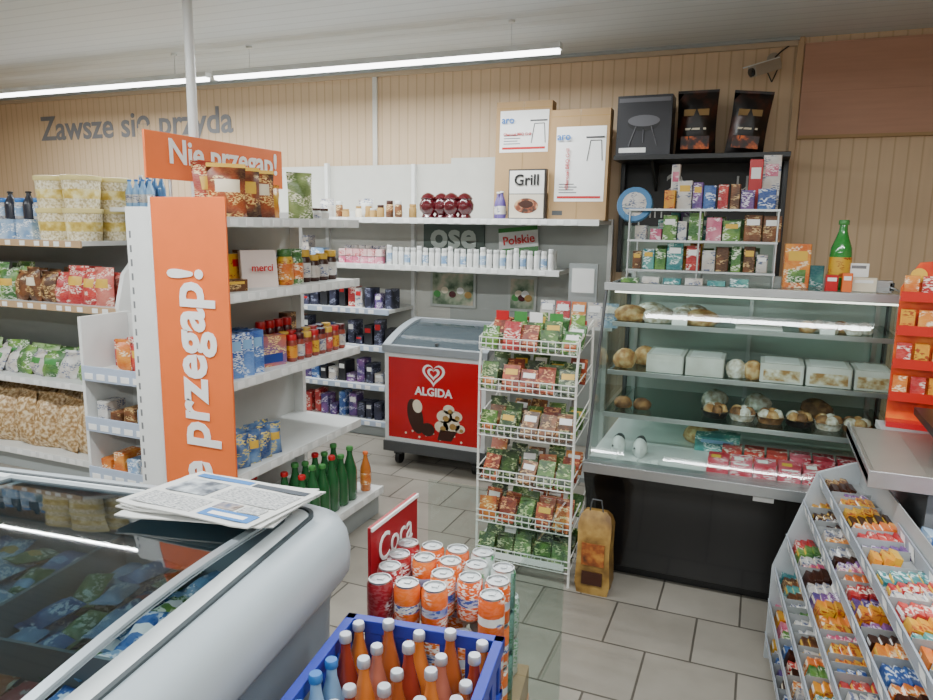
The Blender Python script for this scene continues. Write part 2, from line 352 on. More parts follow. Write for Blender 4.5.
for x in (.52,.60): b.jar(x,.10,0,.04,.17,PY if x<.55 else PG,PG,PO)
for x in (.7,.78,.86,.94): b.jar(x,.12,0,.035,.12+R(0,.05),BROWN,YEL,PW)
for x in (.12,.25,.5,.62,.75,.88): b.pack(x,.27,0,.11,.08,R(.1,.18),random.choice([PG,PBR,PW,PY,PL]),None,R(-8,8))
o=b.make('sweets_assortment')
text(o,'merci',RED,(gx-.085,gy0+.335,1.40),T(0,0,0,60)@FR,.1,.02)
b=MB(); b.T=T(gx,gy0,.943,90)
LB=P('coffee_blue','#2C529C','#E0E8F0','#749CD2',9)
for x,r_ in ((.06,-25),(.13,-25),(.20,-20)): b.pack(x,.03,0,.085,.07,.19,LB,LBLU,r_,0,None)
b.pack(.36,.06,0,.16,.07,.14,P('wafer','#D06A2A','#F6D890','#5A5AA0',9),None,-15,0,M('wafer_blue','#28408C',.4)); b.pack(.27,.1,0,.09,.05,.15,PB,None,-20)
for i in range(8):
    for j in range(2):
        b.jar(.5+i*.062,.06+j*.09,0,.028,.13,REDJ,[RED,DRED,YEL][(i+j)%3],[PY,PW,PR][i%3])
        if i<4 and j: b.jar(.5+i*.07,.24,0,.028,.18,DRED,RED,PY)
for i in range(9): b.pack(.08+i*.1,.33,0,.08,.06,R(.12,.22),random.choice([PR,PB,PBR,LB]))
b.make('jars_and_boxes')
b=MB(); b.T=T(gx,gy0,.53,90)
for i in range(4): 
    for j in range(2): b.bag(.1+i*.075,.04+j*.07,0.001,.07,.14,.035,P('sachet','#26477E','#E8D060','#7CA0C8',16),-25,-5,None,YEL if i%2 else None)
b.make('snack_sachets')
b=MB(); b.T=T(gx+.14,gy0,.16,90)
for i in range(6):
    for j in range(2): b.bottle(.36+i*.085,.06+j*.1,0,.038,.27+.02*(i%2),GREENG,[RED,GRN,GRN][i%3],PG if j else None)
b.bottle(.93,.05,0,.03,.22,ORJ,ORG,PO)
for i in range(4): b.bottle(.1+i*.07,.3,0,.036,.25,GREENG,RED,PG)
b.make('soft_drink_bottles')

# ---------- end shelf unit (faces -Y)
b=MB(); b.T=T(-3.08,2.5,0); 
b.box(0,.28,0,.5,.3,1.12,WHT); b.box(-.02,-.005,0,0,.3,1.13,LIP); b.box(.5,-.0,0,.52,.3,1.13,LIP)
for z in (.86,.60,.34,.1): 
    shelf(b,0,.5,.28,z,False); b.box(0,-.02,z-.045,.5,-.012,z+.03,TAGB)
    for k in range(6): b.box(.02+k*.08,-.022,z-.035,.075+k*.08,-.02,z-.005,TAG)
b.make('end_shelf_unit',.002)
b=MB(); b.T=T(-3.08,2.5,.86)
for i in range(4): b.bag(.2+i*.08,.06+.02*i,0.001,.09,.15,.05,random.choice([PO,PR,PO]),R(-10,10),0,None,random.choice([None,YEL]))
for i in range(5): b.pack(.06+i*.09,.16,0,.07,.06,R(.12,.2),random.choice([PR,PO,PW]))
for z in (-.26,-.52):
    for i in range(5): b.pack(.06+i*.09,.03,z,.07,.12,R(.05,.1),random.choice([PW,PBR,PL,PO,PW]))
b.make('small_snack_packs')

# ---------- snack shelving (left)
b=MB(); b.T=T(-6.6,3.0,0); W=3.2; LBR=M('lip_brown','#BC9C78',.5)
b.box(0,.48,0,W,.5,1.62,GRY)
b.box(W-.01,-.01,0,W+.02,.5,1.10,LIP); b.prism(W-.01,W+.02,[(.1,1.10),(-.01,1.10),(.05,1.3),(.2,1.45),(.2,1.68),(.5,1.68),(.5,1.10)],LIP)
shelf(b,0,2.96,.48,1.48,rail=LBR); shelf(b,0,W,.48,1.10,rail=LBR); shelf(b,0,W,.48,.62); shelf(b,0,W,.48,.14); b.box(0,0.02,0,W,.48,.1,GRY)
b.box(2.97,.2,1.655,W-.01,.48,1.68,WHT)
b.make('snack_shelving_unit',.002)
b=MB(); LID=M('tub_lid','#E2D290',.35); TL=SM('tub_label','#C0A044','#DCC468','#EFE4AE',18,.5)
for x in (-3.98,-3.755):
    for y in (3.12,3.35):
        for k in range(2):
            z=1.48+k*.19
            b.lathe(x,y,z,[(.092,0),(.094,.01),(.104,.16)],POP,20); b.lathe(x,y,z,[(.108,.16),(.111,.165),(.111,.188),(.10,.19)],LID,20)
            b.lathe(x,y,z,[(.0975,.055),(.1025,.11)],TL,20)
b.make('popcorn_tubs')
b=MB(); b.T=T(-6.6,3.0,1.48)
for i in range(15):
    b.pack(.1+i*.165,.05,0,.14,.15,.12,random.choice([PW,PY,PW,PL]),None)
    b.bottle(.08+i*.165,.12,.122,.038,.17,M('dark_jar','#2C2E38',.2),BLK,PW if i%3==0 else None); b.jar(.165+i*.165,.12,.122,.035,.13,PW,BLUC,PL)
b.make('jars_and_tins')
b=MB()
for i in range(4): b.bottle(-3.60+.055*i,3.33,1.68,.026,.17,LBLU,BLUC,PW)
for i in range(4): b.bottle(-3.58+.055*i,3.4,1.68,.026,.2,M('blue_bottle','#46709C',.15,coat=.4),WHT)
b.make('detergent_bottles')
b=MB(); b.T=T(-6.6,3.0,1.10)
for i in range(26):
    c=[PG,PBR,PO,PR,PP][min(4,int((i%13)/2.7))] if i<13 else ([PBR,PG,PBR,PR,P('bag_pink','#C0443E','#F4D8C8','#DC9080',9)][min(4,(i-13)//3)])
    for j in range(2): b.bag(.08+i*.118,.07+j*.12,0.001,.14,.17+R(0,.05),.08,c,R(-15,15),R(-12,0),None,random.choice([None,CREAM,YEL]) if j==0 else None)
b.make('crisp_packets')
b=MB(); b.T=T(-6.6,3.0,.62)
for i in range(24):
    for j in range(2): b.bag(.08+i*.128,.08+j*.14,.001,.16,.15+R(0,.03),.09,random.choice([PG,PW,P('bag_greenwhite','#B4C4A0','#3E7A2C','#7CA850',9),PG]),R(-20,20),R(-40,-10),None,random.choice([None,GRN]))
b.make('frozen_herb_packets')
b=MB(); b.T=T(-6.6,3.0,.14)
NUT=SM('nut_bag','#967448','#BE9E74','#DECAA8',48,.45,.4,1)
for i in range(16):
    for j in range(2): b.bag(.12+i*.19,.09+j*.17,.001,.22,.33+R(0,.04),.14,NUT,R(-12,12),R(-10,0))
b.make('nut_bags')

# ---------- back shelving (faces -Y)
b=MB(); b.T=T(-4.3,4.6,0); W=3.33
BP=M('shelf_backpanel','#CAC9C1',.55)
b.box(0,.44,0,2.1,.46,2.06,BP); b.box(2.1,.44,0,W,.46,1.66,M('grey_panel_b','#AEB2AE',.5))
b.box(2.1,.43,1.66,2.82,.46,2.1,BP)
shelf(b,0,W,.43,1.65); shelf(b,0,3.08,.43,1.315)
for z in (.98,.70,.40): shelf(b,0,1.8,.43,z,rail=TAGB)
shelf(b,0,1.8,.43,.12,rail=TAGB); b.box(0,.02,0,1.8,.43,.09,GRY)
for x in (0,1.78,W-.02): b.box(x,.40,0,x+.03,.44,2.06 if x<2 else 1.66,LIP)
b.box(1.0,.40,1.3,1.03,.44,2.08,LIP)
b.make('store_shelving_unit',.002)
b=MB(); b.T=T(-4.3,4.6,1.65)
for i,x in enumerate((1.97,2.06,2.15,2.24)):
    b.lathe(x+.1,.1+.03*(i%2),0,[(.045,0),(.05,.01),(.038,.03),(.062,.06),(.066,.10),(.05,.13),(.058,.14),(.04,.165),(.012,.18)],DRED,16)
b.make('red_grave_candles')
b=MB(); b.T=T(-4.3,4.6,1.65)
for i in range(9): b.jar(1.3+i*.075,.1+R(0,.1),0,.028,R(.06,.13),random.choice([BROWN,TAN,WHT,PBR,CREAM]),random.choice([WHT,BROWN,TAN]))
for x in (1.15,1.5): b.bag(x,.2,0,.12,.13,.06,PW,10)
for i in range(4): b.pack(1.32+i*.13,.26,0,.1,.05,.05,WHT,None)
for i,x in enumerate((2.62,2.68,2.56)): b.bottle(x,.12+.05*i,0,.03,.19,PUR,WHT,PW)
b.make('household_goods')
b=MB(); b.T=T(-4.3,4.6,1.65)
GB=SM('grill_art','#3A2A20','#8E4A30','#C8A47C',22)
b.pack(2.82,.05,0,.26,.05,.33,M('grillbox_dark','#3A3634',.4)); b.box(2.70,.046,.17,2.94,.05,.32,M('grillbox_white','#E0DED8',.5)); b.box(2.70,.046,.01,2.94,.05,.165,M('grillbox_cream','#D4CAB8',.5)); b.disc(2.82,.09,.085,.05,.045,GB); b.disc(2.82,.1,.05,.025,.044,BROWN)
o=b.make('grill_product_box')
text(o,'Grill',BLK,(-1.48,4.641,1.91),FR,.17,.02)
def bbqbox(x,y,w_,h,lx0,lx1,lz0,lz1):
    b=MB(); b.T=T(x,y,1.65,0,-2); b.box(0,0,0,w_,.10,h,CARD); b.box(lx0,-.002,lz0,lx1,0,lz1,WTX); b.box(w_*.49,-.001,0,w_*.51,.0,h,M('tape','#9A7C50',.3)); 
    b.box(.002,-.001,h-.045,w_-.002,0,h-.041,TAN); b.box(.03,-.0012,.03,.1,0,.06,DGR)
    x0=lx1-.12; z0=lz1-.22
    b.path([(x0,-.004,z0),(x0+.02,-.004,z0+.13),(x0+.09,-.004,z0+.13),(x0+.10,-.004,z0)],.003,DGR,5); b.tube((x0-.01,-.004,z0+.15),(x0+.11,-.004,z0+.15),.006,DGR,5)
    b.box(lx0+.02,-.004,lz0+.02,lx1-.02,-.002,lz0+.035,RED)
    for k in range(4): b.box(lx0+.03,-.004,lz0+.055+k*.018,lx0+.15-.02*(k%2),-.002,lz0+.061+k*.018,GTX)
    o=b.make('barbecue_carton'); return o
o=bbqbox(-1.78,4.83,.40,.80,.03,.38,.46,.74); text(o,'aro',BLUC,(-1.69,4.84,2.32),FR,.09,.02); text(o,'Charcoal BBQ Grill',RED,(-1.62,4.84,2.23),FR,.2,.01)
o=bbqbox(-1.345,4.70,.39,.71,.04,.37,.12,.60); text(o,'aro',BLUC,(-1.25,4.70,2.18),FR,.09,.02); text(o,'Charcoal BBQ Grill',RED,(-1.22,4.70,1.98),UPV,.26,.01)
b=MB(); b.T=T(-4.3,4.6,1.315)
for i in range(26):
    b.jar(1.78+i*.049,.05,0,.021,.125 if i%5 else .14,M('white_bottle','#E2E2E0',.3),WHT,PL if i%3==0 else None,10)
    if i%2: b.jar(1.78+i*.049,.12,0,.021,.13,WHT,WHT,None,10)
for i in range(6): b.pack(1.38+i*.062,.04,0,.058,.06,.05,PP); b.pack(1.38+i*.062,.04,.055,.058,.06,.05,P('pk_pinkwhite','#DCA8A8','#C04850','#E8DCD8')); b.pack(1.38+i*.062,.12,0,.058,.06,.13,PW)
for i in range(9): b.pack(.1+i*.13,.06,0,.11,.1,R(.1,.2),random.choice([PW,PP,PL]))
b.make('cosmetics_bottles')
b=MB(); b.T=T(-4.3,4.6,0)
DK=P('pk_dark','#1E2030','#8A8EA8','#3E3E58')
for z in (.98,.70,.40,.12):
    for i in range(22):
        b.pack(.06+i*.081,.03+R(0,.05),z,R(.05,.075),.12,R(.06,.2),random.choice([DK,DK,PB,PU,M('pk_black','#24242A',.4),PR,PW,DK]),random.choice([None,None,RED,WTX]),R(-8,8))
b.make('household_packs')
b=MB(); b.box(-2.42,5.02,1.36,-1.92,5.038,1.63,M('board_dark','#56645C',.5)); o=b.make('dark_sign_board'); text(o,'ose',M('sign_grey','#BFC8C0',.5),(-2.17,5.014,1.5),FR,.38,.03)
b=MB(); b.T=T(-1.64,4.98,1.36,0,-8,-6); b.box(-.14,0,.02,.16,.008,.24,WTX); b.box(-.14,-.002,.02,.16,0,.09,GRN); b.box(-.14,-.002,.21,.16,0,.24,GRN); o=b.make('green_white_sign'); text(o,'Polskie',RED,(-1.63,4.965,1.51),FR@Matrix.Rotation(math.radians(8),4,'Z'),.24,.02)
for (x0,z0,x1,z1) in ((-2.36,.98,-1.98,1.26),(-1.72,.98,-1.5,1.24)):
    b=MB(); b.box(x0,5.02,z0,x1,5.036,z1,M('poster_frame','#B8BCB8',.5)); b.box(x0+.02,5.016,z0+.02,x1-.02,5.02,z1-.02,SM('fruit_art','#3E5A40','#98A48C','#C8BCA8',9,.5)); 
    for k in range(5): b.disc(x0+.06+(x1-x0-.12)*k/4,z0+.1+.03*(k%2),.03,.026,5.014-.0004*k,[GRN,CREAM,DRED,WTX,TAN][k])
    b.make('fruit_poster')

# ---------- small branded chest
fx0,fx1,fy0,fy1=-2.25,-1.53,4.08,4.56
b=MB()
WF=M('freezer_white','#E2E4E5',.25); LF=M('lidframe','#9CA2A8',.35)
def arc(off,e0=0,e1=0): return [(fy0+e0+(fy1-fy0-e0-e1)*t/8, .80+off+.12*math.sin(math.pi/2*((e0+(fy1-fy0-e0-e1)*t/8)/(fy1-fy0)))**.9) for t in range(9)]
b.prism(fx0,fx1,[(fy0,.13),(fy0,.80)]+arc(0)[1:]+[(fy1,.13)],WF)
b.box(fx0-.008,fy0-.012,.10,fx1+.008,fy1+.005,.17,DGR)
for xa,xb in ((fx0-.012,fx0+.045),(fx1-.045,fx1+.012)): b.prism(xa,xb,arc(.028)+arc(-.03)[::-1],LF)
b.box(fx0-.012,fy0-.018,.775,fx1+.012,fy0+.02,.825,LF); b.box(fx0-.01,fy1-.03,.90,fx1+.01,fy1+.005,.952,LF)
GD=M('lid_glass','#4A545A',.05,coat=1)
b.prism(fx0+.045,fx1-.045,arc(.014,.02,.03)+arc(.004,.02,.03)[::-1],GD,'x',True); b.box(-1.9,fy0+.03,.83,-1.88,fy0+.05,.85,DGR)
FRD=M('freezer_red','#C4121C',.25)
b.box(fx0+.03,fy0-.004,.2,fx1-.03,fy0,.745,FRD)
for x in (fx0+.08,fx1-.08):
    for y in (fy0+.06,fy1-.06):
        b.T=T(x-.015,y,.045,0,0,90); b.lathe(0,0,0,[(.045,0),(.045,.03)],BLK,14); b.T=Matrix(); b.box(x-.03,y-.03,.07,x+.03,y+.03,.11,DGR)
yy=fy0-.0055; cx=-1.89
def heart(cx,cz,s): return [(cx+s*16*math.sin(t)**3/17,cz+s*(13*math.cos(t)-5*math.cos(2*t)-2*math.cos(3*t)-math.cos(4*t))/17) for t in [2*math.pi*i/36 for i in range(36)]]
b.flat(heart(cx,.655,.085),yy,WTX); b.flat(heart(cx,.658,.066),yy-.001,FRD); b.flat(heart(cx,.658,.047),yy-.002,WTX); b.flat(heart(cx,.66,.028),yy-.003,FRD)
b.disc(-2.02,.36,.055,.12,yy,BROWN,rot=.25); b.disc(-2.005,.43,.035,.045,yy-.001,CREAM,rot=.2); b.disc(-1.93,.28,.05,.045,yy-.0015,BROWN)
for dx,dz,r in ((.08,.38,.055),(.13,.33,.06),(.06,.31,.05),(.16,.39,.045),(.11,.43,.04),(.19,.31,.035)): b.disc(cx+dx,dz,r,r*.8,yy-.001,CREAM); b.disc(cx+dx+.01,dz-.01,r*.4,r*.35,yy-.002,TAN)
b.flat([(cx+.05,.29),(cx+.17,.29),(cx+.13,.22),(cx+.03,.22)],yy-.002,BROWN)
for k in range(9): b.disc(cx-.2+.05*k,.24+.02*math.sin(k*2.1),.008,.008,yy,CREAM,8)
o=b.make('ice_cream_chest_freezer',.003)
text(o,'ALGIDA',WTX,(cx,yy-.001,.535),FR,.27,.03)

# ---------- leaflet stand
b=MB(); b.box(-1.2,4.28,0,-.9,4.46,.03,GRY); b.tube((-1.05,4.37,.03),(-1.05,4.37,1.1),.015,ALU,10)
b.box(-1.3,4.3,.98,-.8,4.42,1.0,WHT); 
for i in range(5): b.T=T(-1.26+.1*i,4.3,1.0,0,-10); b.box(0,0,0,.09,.006,.15,[PW,PR,PO,PW,PL][i]); b.box(.01,-.002,.09,.08,0,.13,WTX)
b.T=Matrix(); b.box(-1.1,4.38,1.1,-.92,4.4,1.38,GRY); b.box(-1.08,4.376,1.2,-.94,4.38,1.35,WTX); b.tube((-1.01,4.39,1.0),(-1.01,4.39,1.1),.008,ALU)
b.make('leaflet_stand')

# ---------- black shelf with charcoal
b=MB(); CHALK=M('chalkboard','#303030',.6)
b.box(-.91,5.06,1.62,.10,5.098,2.03,CHALK); b.box(-.92,4.7,2.03,.12,5.098,2.06,BLK)
for x in (-.92,.09): b.box(x,4.98,1.3,x+.03,5.098,2.03,BLK)
b.box(-.89,5.07,1.3,.09,5.098,1.62,M('shelf_green_grey','#8E9C90',.5))
for x in (-.7,-.1): b.prism(x,x+.02,[(5.06,1.85),(5.06,2.03),(4.78,2.03)],BLK)
o=b.make('chalkboard_shelf',.002)
CHK=M('chalk_grey','#BCBCBA',.8)
text(o,'a',CHK,(-.56,5.055,1.88),FR,.13,-.01,1.1); text(o,'una',CHK,(-.05,5.055,1.9),FR,.26,-.01,1.1); text(o,'win',CHK,(-.74,5.055,1.72),FR,.2,-.01)
b=MB(); b.T=T(-.75,4.76,2.06)
BG_=M('bbqg','#66666C',.5)
b.box(-.17,0,0,.17,.18,.37,M('bbq_black','#2A2A30',.35)); b.box(-.16,-.002,.33,.16,0,.355,BG_); b.box(-.16,.01,.37,.16,.17,.372,DGR); b.box(-.15,-.002,.02,.02,0,.05,WTX)
b.disc(0,.2,.10,.05,-.003,BLK); b.disc(0,.215,.10,.035,-.004,BG_)
for dx in (-.08,.08): b.tube((dx*.6,-.004,.18),(dx*1.1,-.004,.06),.003,BG_)
b.tube((0,-.004,.16),(0,-.004,.08),.003,BG_); b.make('kettle_grill_box')
FL=SM('flame_print','#1A1614','#4A1E10','#E06A20',16,.4)
for i,(x,w_,h,ry) in enumerate(((-.44,.25,.39,0),(-.15,.23,.37,6))):
    b=MB(); b.T=T(x,4.9,2.062,0,0,ry); b.bag(0,0,0.0,w_,h,.13,SM('charcoal_black','#141214','#1C1614','#4A2216',9,.35)); b.box(-w_*.30,-.066,h*.62,w_*.30,-.05,h*.72,M('gold_print','#8A6A34',.5)); b.box(-w_*.25,-.064,h*.4,w_*.25,-.05,h*.43,CREAM); b.box(-w_*.34,-.064,h*.1,w_*.34,-.045,h*.3,FL)
    b.make('charcoal_bag')

# ---------- bakery case
X0,X1=-.66,.60
b=MB()
b.box(X0+.03,3.18,0,X1-.03,3.98,.10,BLK)
b.prism(X0,X1,[(3.12,.06),(3.12,.36),(3.05,.48),(3.03,.53),(4.0,.53),(4.0,.06)],BLKG)
b.box(X0,3.105,.455,X1,3.13,.47,ALU)
CD=M('case_deck','#D4D7D6',.3)
b.box(X0,3.0,.53,X1,3.1,.575,ALU); b.box(X0,3.1,.53,X1,3.95,.56,CD)
b.box(X0,3.96,.53,X1,4.0,1.34,M('case_back','#B6BEBA',.3,.1))
for x in (X0,X1-.008): b.prism(x,x+.008,[(3.05,.575),(3.34,1.33),(3.96,1.33),(3.96,.575)],GLASS)
b.prism(X0+.02,X1-.02,[(3.05,.575),(3.056,.575),(3.346,1.32),(3.34,1.32)],GLASS)
b.box(X0,3.33,1.33,X1,3.97,1.34,GLASS); b.box(X0-.005,3.325,1.315,X1+.005,3.355,1.35,ALU); b.box(X0,3.94,1.32,X1,3.99,1.37,ALU)
for x in (X0,X1-.012): b.box(x,3.94,.53,x+.02,3.98,1.36,DGR); b.tube((x+.005,3.05,.575),(x+.005,3.34,1.33),.007,DGR); b.tube((x+.005,3.34,1.338),(x+.005,3.96,1.338),.006,ALU)
SG=GL('shelf_glass','#C8D8D2',1.5)
for z,y in ((1.15,3.45),(.925,3.38),(.73,3.32)):
    b.box(X0+.02,y,z-.008,X1-.02,3.95,z,SG); b.box(X0+.02,y-.01,z-.018,X1-.02,y,z+.004,ALU)
    for x in (X0+.05,0,X1-.06): b.box(x,y+.02,z-.02,x+.012,3.95,z-.008,ALU)
for x in (X0+.05,-.03,X1-.06): b.box(x,3.935,.56,x+.02,3.96,1.32,ALU)
b.box(X0+.04,3.358,1.302,X1-.04,3.366,1.310,M('case_fill_strip','#FFF8EC',.5,emis=3))  # glowing strip added under the top rail to brighten the case interior
b.box(.05,3.028,.50,.13,3.03,.52,WTX)
b.make('bakery_display_case',.0015)
b=MB()
PL_=SM('plastic_wrap','#B8A890','#D8CEC0','#F0ECE6',40,.2,.3)
for i,(x,y) in enumerate(((-.57,3.56),(-.43,3.55),(-.33,3.60),(-.24,3.54),(-.50,3.75),(-.3,3.75))): b.blob(x,y,1.151,.08,.06,.05,[BREAD,PL_,PL_][i%3],rot=R(0,3),lump=.14)
for i in range(6): b.blob(.22+i*.047,3.52+.06*(i%2),1.151,.036,.034,.034,[BREAD,PL_,PL_][i%3],lump=.12)
b.box(-.08,3.48,1.151,.12,3.75,1.158,WTX); b.pack(-.33,3.47,1.152,.07,.003,.05,WTX,RED,0,-20); b.pack(.3,3.47,1.152,.06,.003,.04,WTX,RED,0,-20)
for x,y in ((-.58,3.5),(-.5,3.62)): b.blob(x,y,.926,.06,.055,.06,[BREAD,PL_][int(y*100)%2],rot=R(0,3),lump=.12)
WB=SM('cake_box','#CCC8C0','#DAD8D2','#E8E6E2',6,.5); CBW=SM('cake_side','#A87C48','#D0BE9C','#ECE6DA',30,.5)
for x,w_ in ((-.38,.17),(-.20,.17),(.13,.18),(.32,.18),(.49,.14)): b.pack(x,3.42,.926,w_,.24,.085,WB,None,0); b.box(x-w_*.42,3.418,.935,x+w_*.42,3.4195,.985,CBW if x>.1 else WB); b.box(x-w_*.4,3.44,1.012,x+w_*.4,3.62,1.014,TAG)
for x in (-.06,.01): b.blob(x,3.48,.926,.05,.045,.055,[PL_,BREAD][x>0],rot=R(0,3),lump=.15)
for i,x in enumerate((-.14,-.02,.1,.22,.34,.45)):
    b.lathe(x,3.46,.731,[(.05,0),(.062,.03),(.066,.03)],[BLK,PL_,BREAD2][i%3]); 
    for k in range(5): b.blob(x+.03*math.cos(k*1.26),3.46+.03*math.sin(k*1.26),.745,.028,.028,.032,[BREAD,BREAD2,PL_][(k+i)%3],lump=.15)
for x in (-.16,.04,.3): b.blob(x,3.68,.731,.075,.06,.055,[PL_,BREAD2][int(x*50)%2],rot=R(0,3),lump=.15)
for x in (-.57,-.48): b.blob(x,3.46,.731,.045,.04,.035,BREAD2)
b.make('bread_and_cakes')
b=MB()
for x in (-.55,-.45): b.blob(x,3.26,.561,.035,.075,.05,WHT,rot=.15); b.blob(x,3.29,.59,.026,.045,.034,DGR); b.box(x-.02,3.2,.6,x+.02,3.24,.606,DGR)
for i in range(3): b.box(-.56+i*.09,3.13,.561,-.53+i*.09,3.16,.575,WHT)
MR=P('meat_red','#B41C34','#F0D8DC','#E07084',14)
for i in range(6):
    b.pack(-.1+i*.095,3.14,.561,.09,.14,.03,MR); b.pack(-.1+i*.095,3.15,.592,.085,.12,.025,MR,WTX if i%2 else None); b.box(-.13+i*.095,3.18,.618,-.09+i*.095,3.22,.6195,random.choice([WTX,YEL]))
    b.pack(-.05+i*.095,3.34,.561,.085,.12,.05,PR if i<3 else MR)
b.pack(-.12,3.44,.561,.2,.14,.07,PT,LBLU)
b.blob(-.2,3.6,.561,.09,.08,.06,BREAD); b.make('packaged_cold_cuts')
b=MB(); rx0,rx1,ry0,ry1=-.62,.07,3.62,3.92
for z in (1.40,1.545,1.695): b.box(rx0,ry0,z-.006,rx1,ry1,z,SG); b.box(rx0,ry0-.004,z-.008,rx1,ry0,z+.002,ALU)
for x in (rx0+.006,-.28,rx1-.006):
    for y in (ry0+.006,ry1-.006): b.tube((x,y,1.341),(x,y,1.695),.005,ALU)
b.box(-.64,3.6,1.341,-.635,3.93,1.72,GLASS); b.make('glass_display_rack')
b=MB()
def fill(z,x0,x1,y,hh,pal):
    x=x0
    while x<x1-.04:
        w_=R(.045,.085); b.pack(x+w_/2,y,z,w_-.004,.05,R(*hh),random.choice(pal),random.choice([None,None,WTX,YEL]),R(-4,4)); x+=w_+R(0,.015)
fill(1.696,-.46,.05,3.66,(.07,.14),[PW,PR,PP,PY,PU,PB,PBR]); b.pack(-.42,3.75,1.696,.04,.04,.22,PW,PP); b.pack(-.05,3.78,1.696,.06,.03,.24,RED,WTX); b.pack(.02,3.8,1.696,.08,.03,.26,PW,PP)
fill(1.546,-.46,.05,3.68,(.09,.135),[PG,PP,PT,PG,PBR,PW]); fill(1.401,-.6,.05,3.68,(.08,.13),[PG,PT,PBR,PR,PG,PW]); fill(1.546,-.6,-.48,3.7,(.05,.09),[PW,PP])
fill(1.401,-.5,.05,3.8,(.1,.13),[PG,PT,PY]); fill(1.546,-.5,.05,3.8,(.1,.14),[PG,PT,PU])
for i in range(6): b.pack(-.58+i*.1,3.5,1.3415,.08,.06,R(.02,.04),random.choice([PG,PT,PW,PY]))
b.make('confectionery_boxes')
b=MB(); b.T=T(-.60,3.68,1.715,0,90-10); b.lathe(0,0,0,[(.085,0),(.09,.01),(.085,.03)],M('disc_blue','#3A7CB0',.4),22); b.lathe(0,0,.0302,[(.06,0),(.06,.001)],PW,22); b.T=Matrix(); b.box(-.64,3.64,1.696,-.56,3.68,1.70,BLUC); 
b.make('round_biscuit_tin')
b=MB()
b.pack(.16,3.6,1.3415,.11,.06,.2,PO,YEL,5,0,PG); b.pack(.25,3.7,1.3415,.06,.05,.1,PT)
b.pack(.30,3.5,1.3415,.05,.05,.07,RED,WTX); b.pack(.36,3.5,1.3415,.04,.04,.08,ORG,WTX); b.pack(.43,3.55,1.3415,.1,.03,.06,CREAM,WTX); b.pack(.41,3.6,1.402,.08,.003,.06,WTX,GTX)
b.make('counter_top_boxes')
b=MB(); b.bottle(.335,3.62,1.3415,.046,.31,M('syrup_green','#2E8A3A',.12,coat=.5),GRN,PY,16); b.make('green_syrup_bottle')

# ---------- counter + promo stand
b=MB()
b.box(.5,2.3,0,1.6,2.98,.88,M('counter_body','#7C7E82',.4)); b.box(.34,2.27,.88,1.6,2.84,.905,M('counter_steel','#96928A',.3,.4)); b.box(.36,2.29,.905,.5,2.82,.907,M('counter_mat','#827E76',.35))
b.box(.34,2.265,.87,1.6,2.27,.92,ALU); b.box(.34,2.27,.87,.345,2.84,.92,ALU); b.box(.45,2.84,.88,1.6,2.985,.905,GRY)
b.box(.53,2.37,.985,1.6,2.78,1.01,BLK); 
for x in (.58,1.4): b.box(x,2.45,.907,x+.03,2.7,.985,DGR)
b.make('checkout_counter',.002)
b=MB(); OR2=SM('promo_orange','#C8300E','#E45A1C','#F09030',7,.4)
b.T=T(.475,2.945,.906,-6)
b.prism(0,.02,[(0,0),(.34,0),(.36,.35),(.33,.52),(.2,.61),(.05,.59),(0,.5)],OR2,'y'); b.box(0,-.06,0,.34,0,.02,RED)
for k,(z) in enumerate((.10,.22,.34,.46)):
    b.box(-.0,-.045,z,.33,0,z+.01,RED); b.box(-.0,-.046,z-.005,.33,-.045,z+.03,M('promo_red','#C0200E',.4))
    for i in range(6): b.pack(.03+i*.055,-.035,z+.01,.045,.02,.075,[PO,PR,PY][(i+k)%3])
for i in range(4): b.disc(.05+i*.08,.545,.026,.026,-.002-.001*i,[YEL,ORG,WTX,YEL][i],14)
b.make('promotional_display_stand')
b=MB(); 
for i in range(5): b.pack(.62+i*.1,2.45,1.011,.08,.06,R(.04,.1),random.choice(pk))
b.make('counter_sweets')

# ---------- candy rack
b=MB(); q=MB(); TR=T(.26,2.74,0,5.3)
LEN=1.75; NT=M('rack_lip','#9CA2AC',.4); RS=M('rack_shelf','#A0A3A4',.45)
tiers=[(-.125,.10),(-.125,.235),(-.115,.37),(-.085,.50),(-.04,.64),(0,.75)]
b.T=TR
def lip(x,z,ya,yb,h=.045):
    b.add([(x,yb,z-h),(x,ya,z-h),(x-.008,ya,z),(x-.008,yb,z),(x+.005,yb,z-h),(x+.005,ya,z-h),(x-.003,ya,z),(x-.003,yb,z)],[(0,1,2,3),(4,5,6,7),(2,3,7,6),(0,3,7,4),(1,2,6,5),(0,1,5,4)],NT)
    y=ya-.04
    while y>yb+.06:
        b.add([(x-.0025,y,z-h+.008),(x-.0025,y-.045,z-h+.008),(x-.0085,y-.045,z-.006),(x-.0085,y,z-.006)],[(0,1,2,3)],TAG); y-=R(.07,.2)
cpal=[PR,PO,PBR,PY,PG,PR,PB,PP,PU,PL,PT,PBR,PW,PY,PW,BROWN,PO]
for k,(x,z) in enumerate(tiers):
    lip(x,z,0,-LEN)
    b.add([(x,-LEN,z-.05),(x,0,z-.05),(x+.2,0,z-.01),(x+.2,-LEN,z-.01)],[(0,1,2,3)],RS)
    b.box(x+.125,-LEN,z-.04,x+.128,0,z+.075,RS)
    y=-.015
    while y>-LEN+.06:
        w_=R(.035,.075); c=random.choice(cpal); hh=R(.026,.042); nst=random.choice([3,4,5,5]); lb=random.choice([None,None,WTX,YEL,CREAM])
        q.T=TR@T(x+.008,y-w_/2,z-.047,-90,-6)
        for d in range(nst): q.pack(0,.003+d*.022,d*.006,w_-.004,.020,hh+R(0,.008),c,lb,R(-3,3),R(-12,-4))
        if R(0,1)<.5: b.box(x+.002,y-w_-.0012,z-.05,x+.12,y-w_,z+.0,RS)
        y-=w_+.003
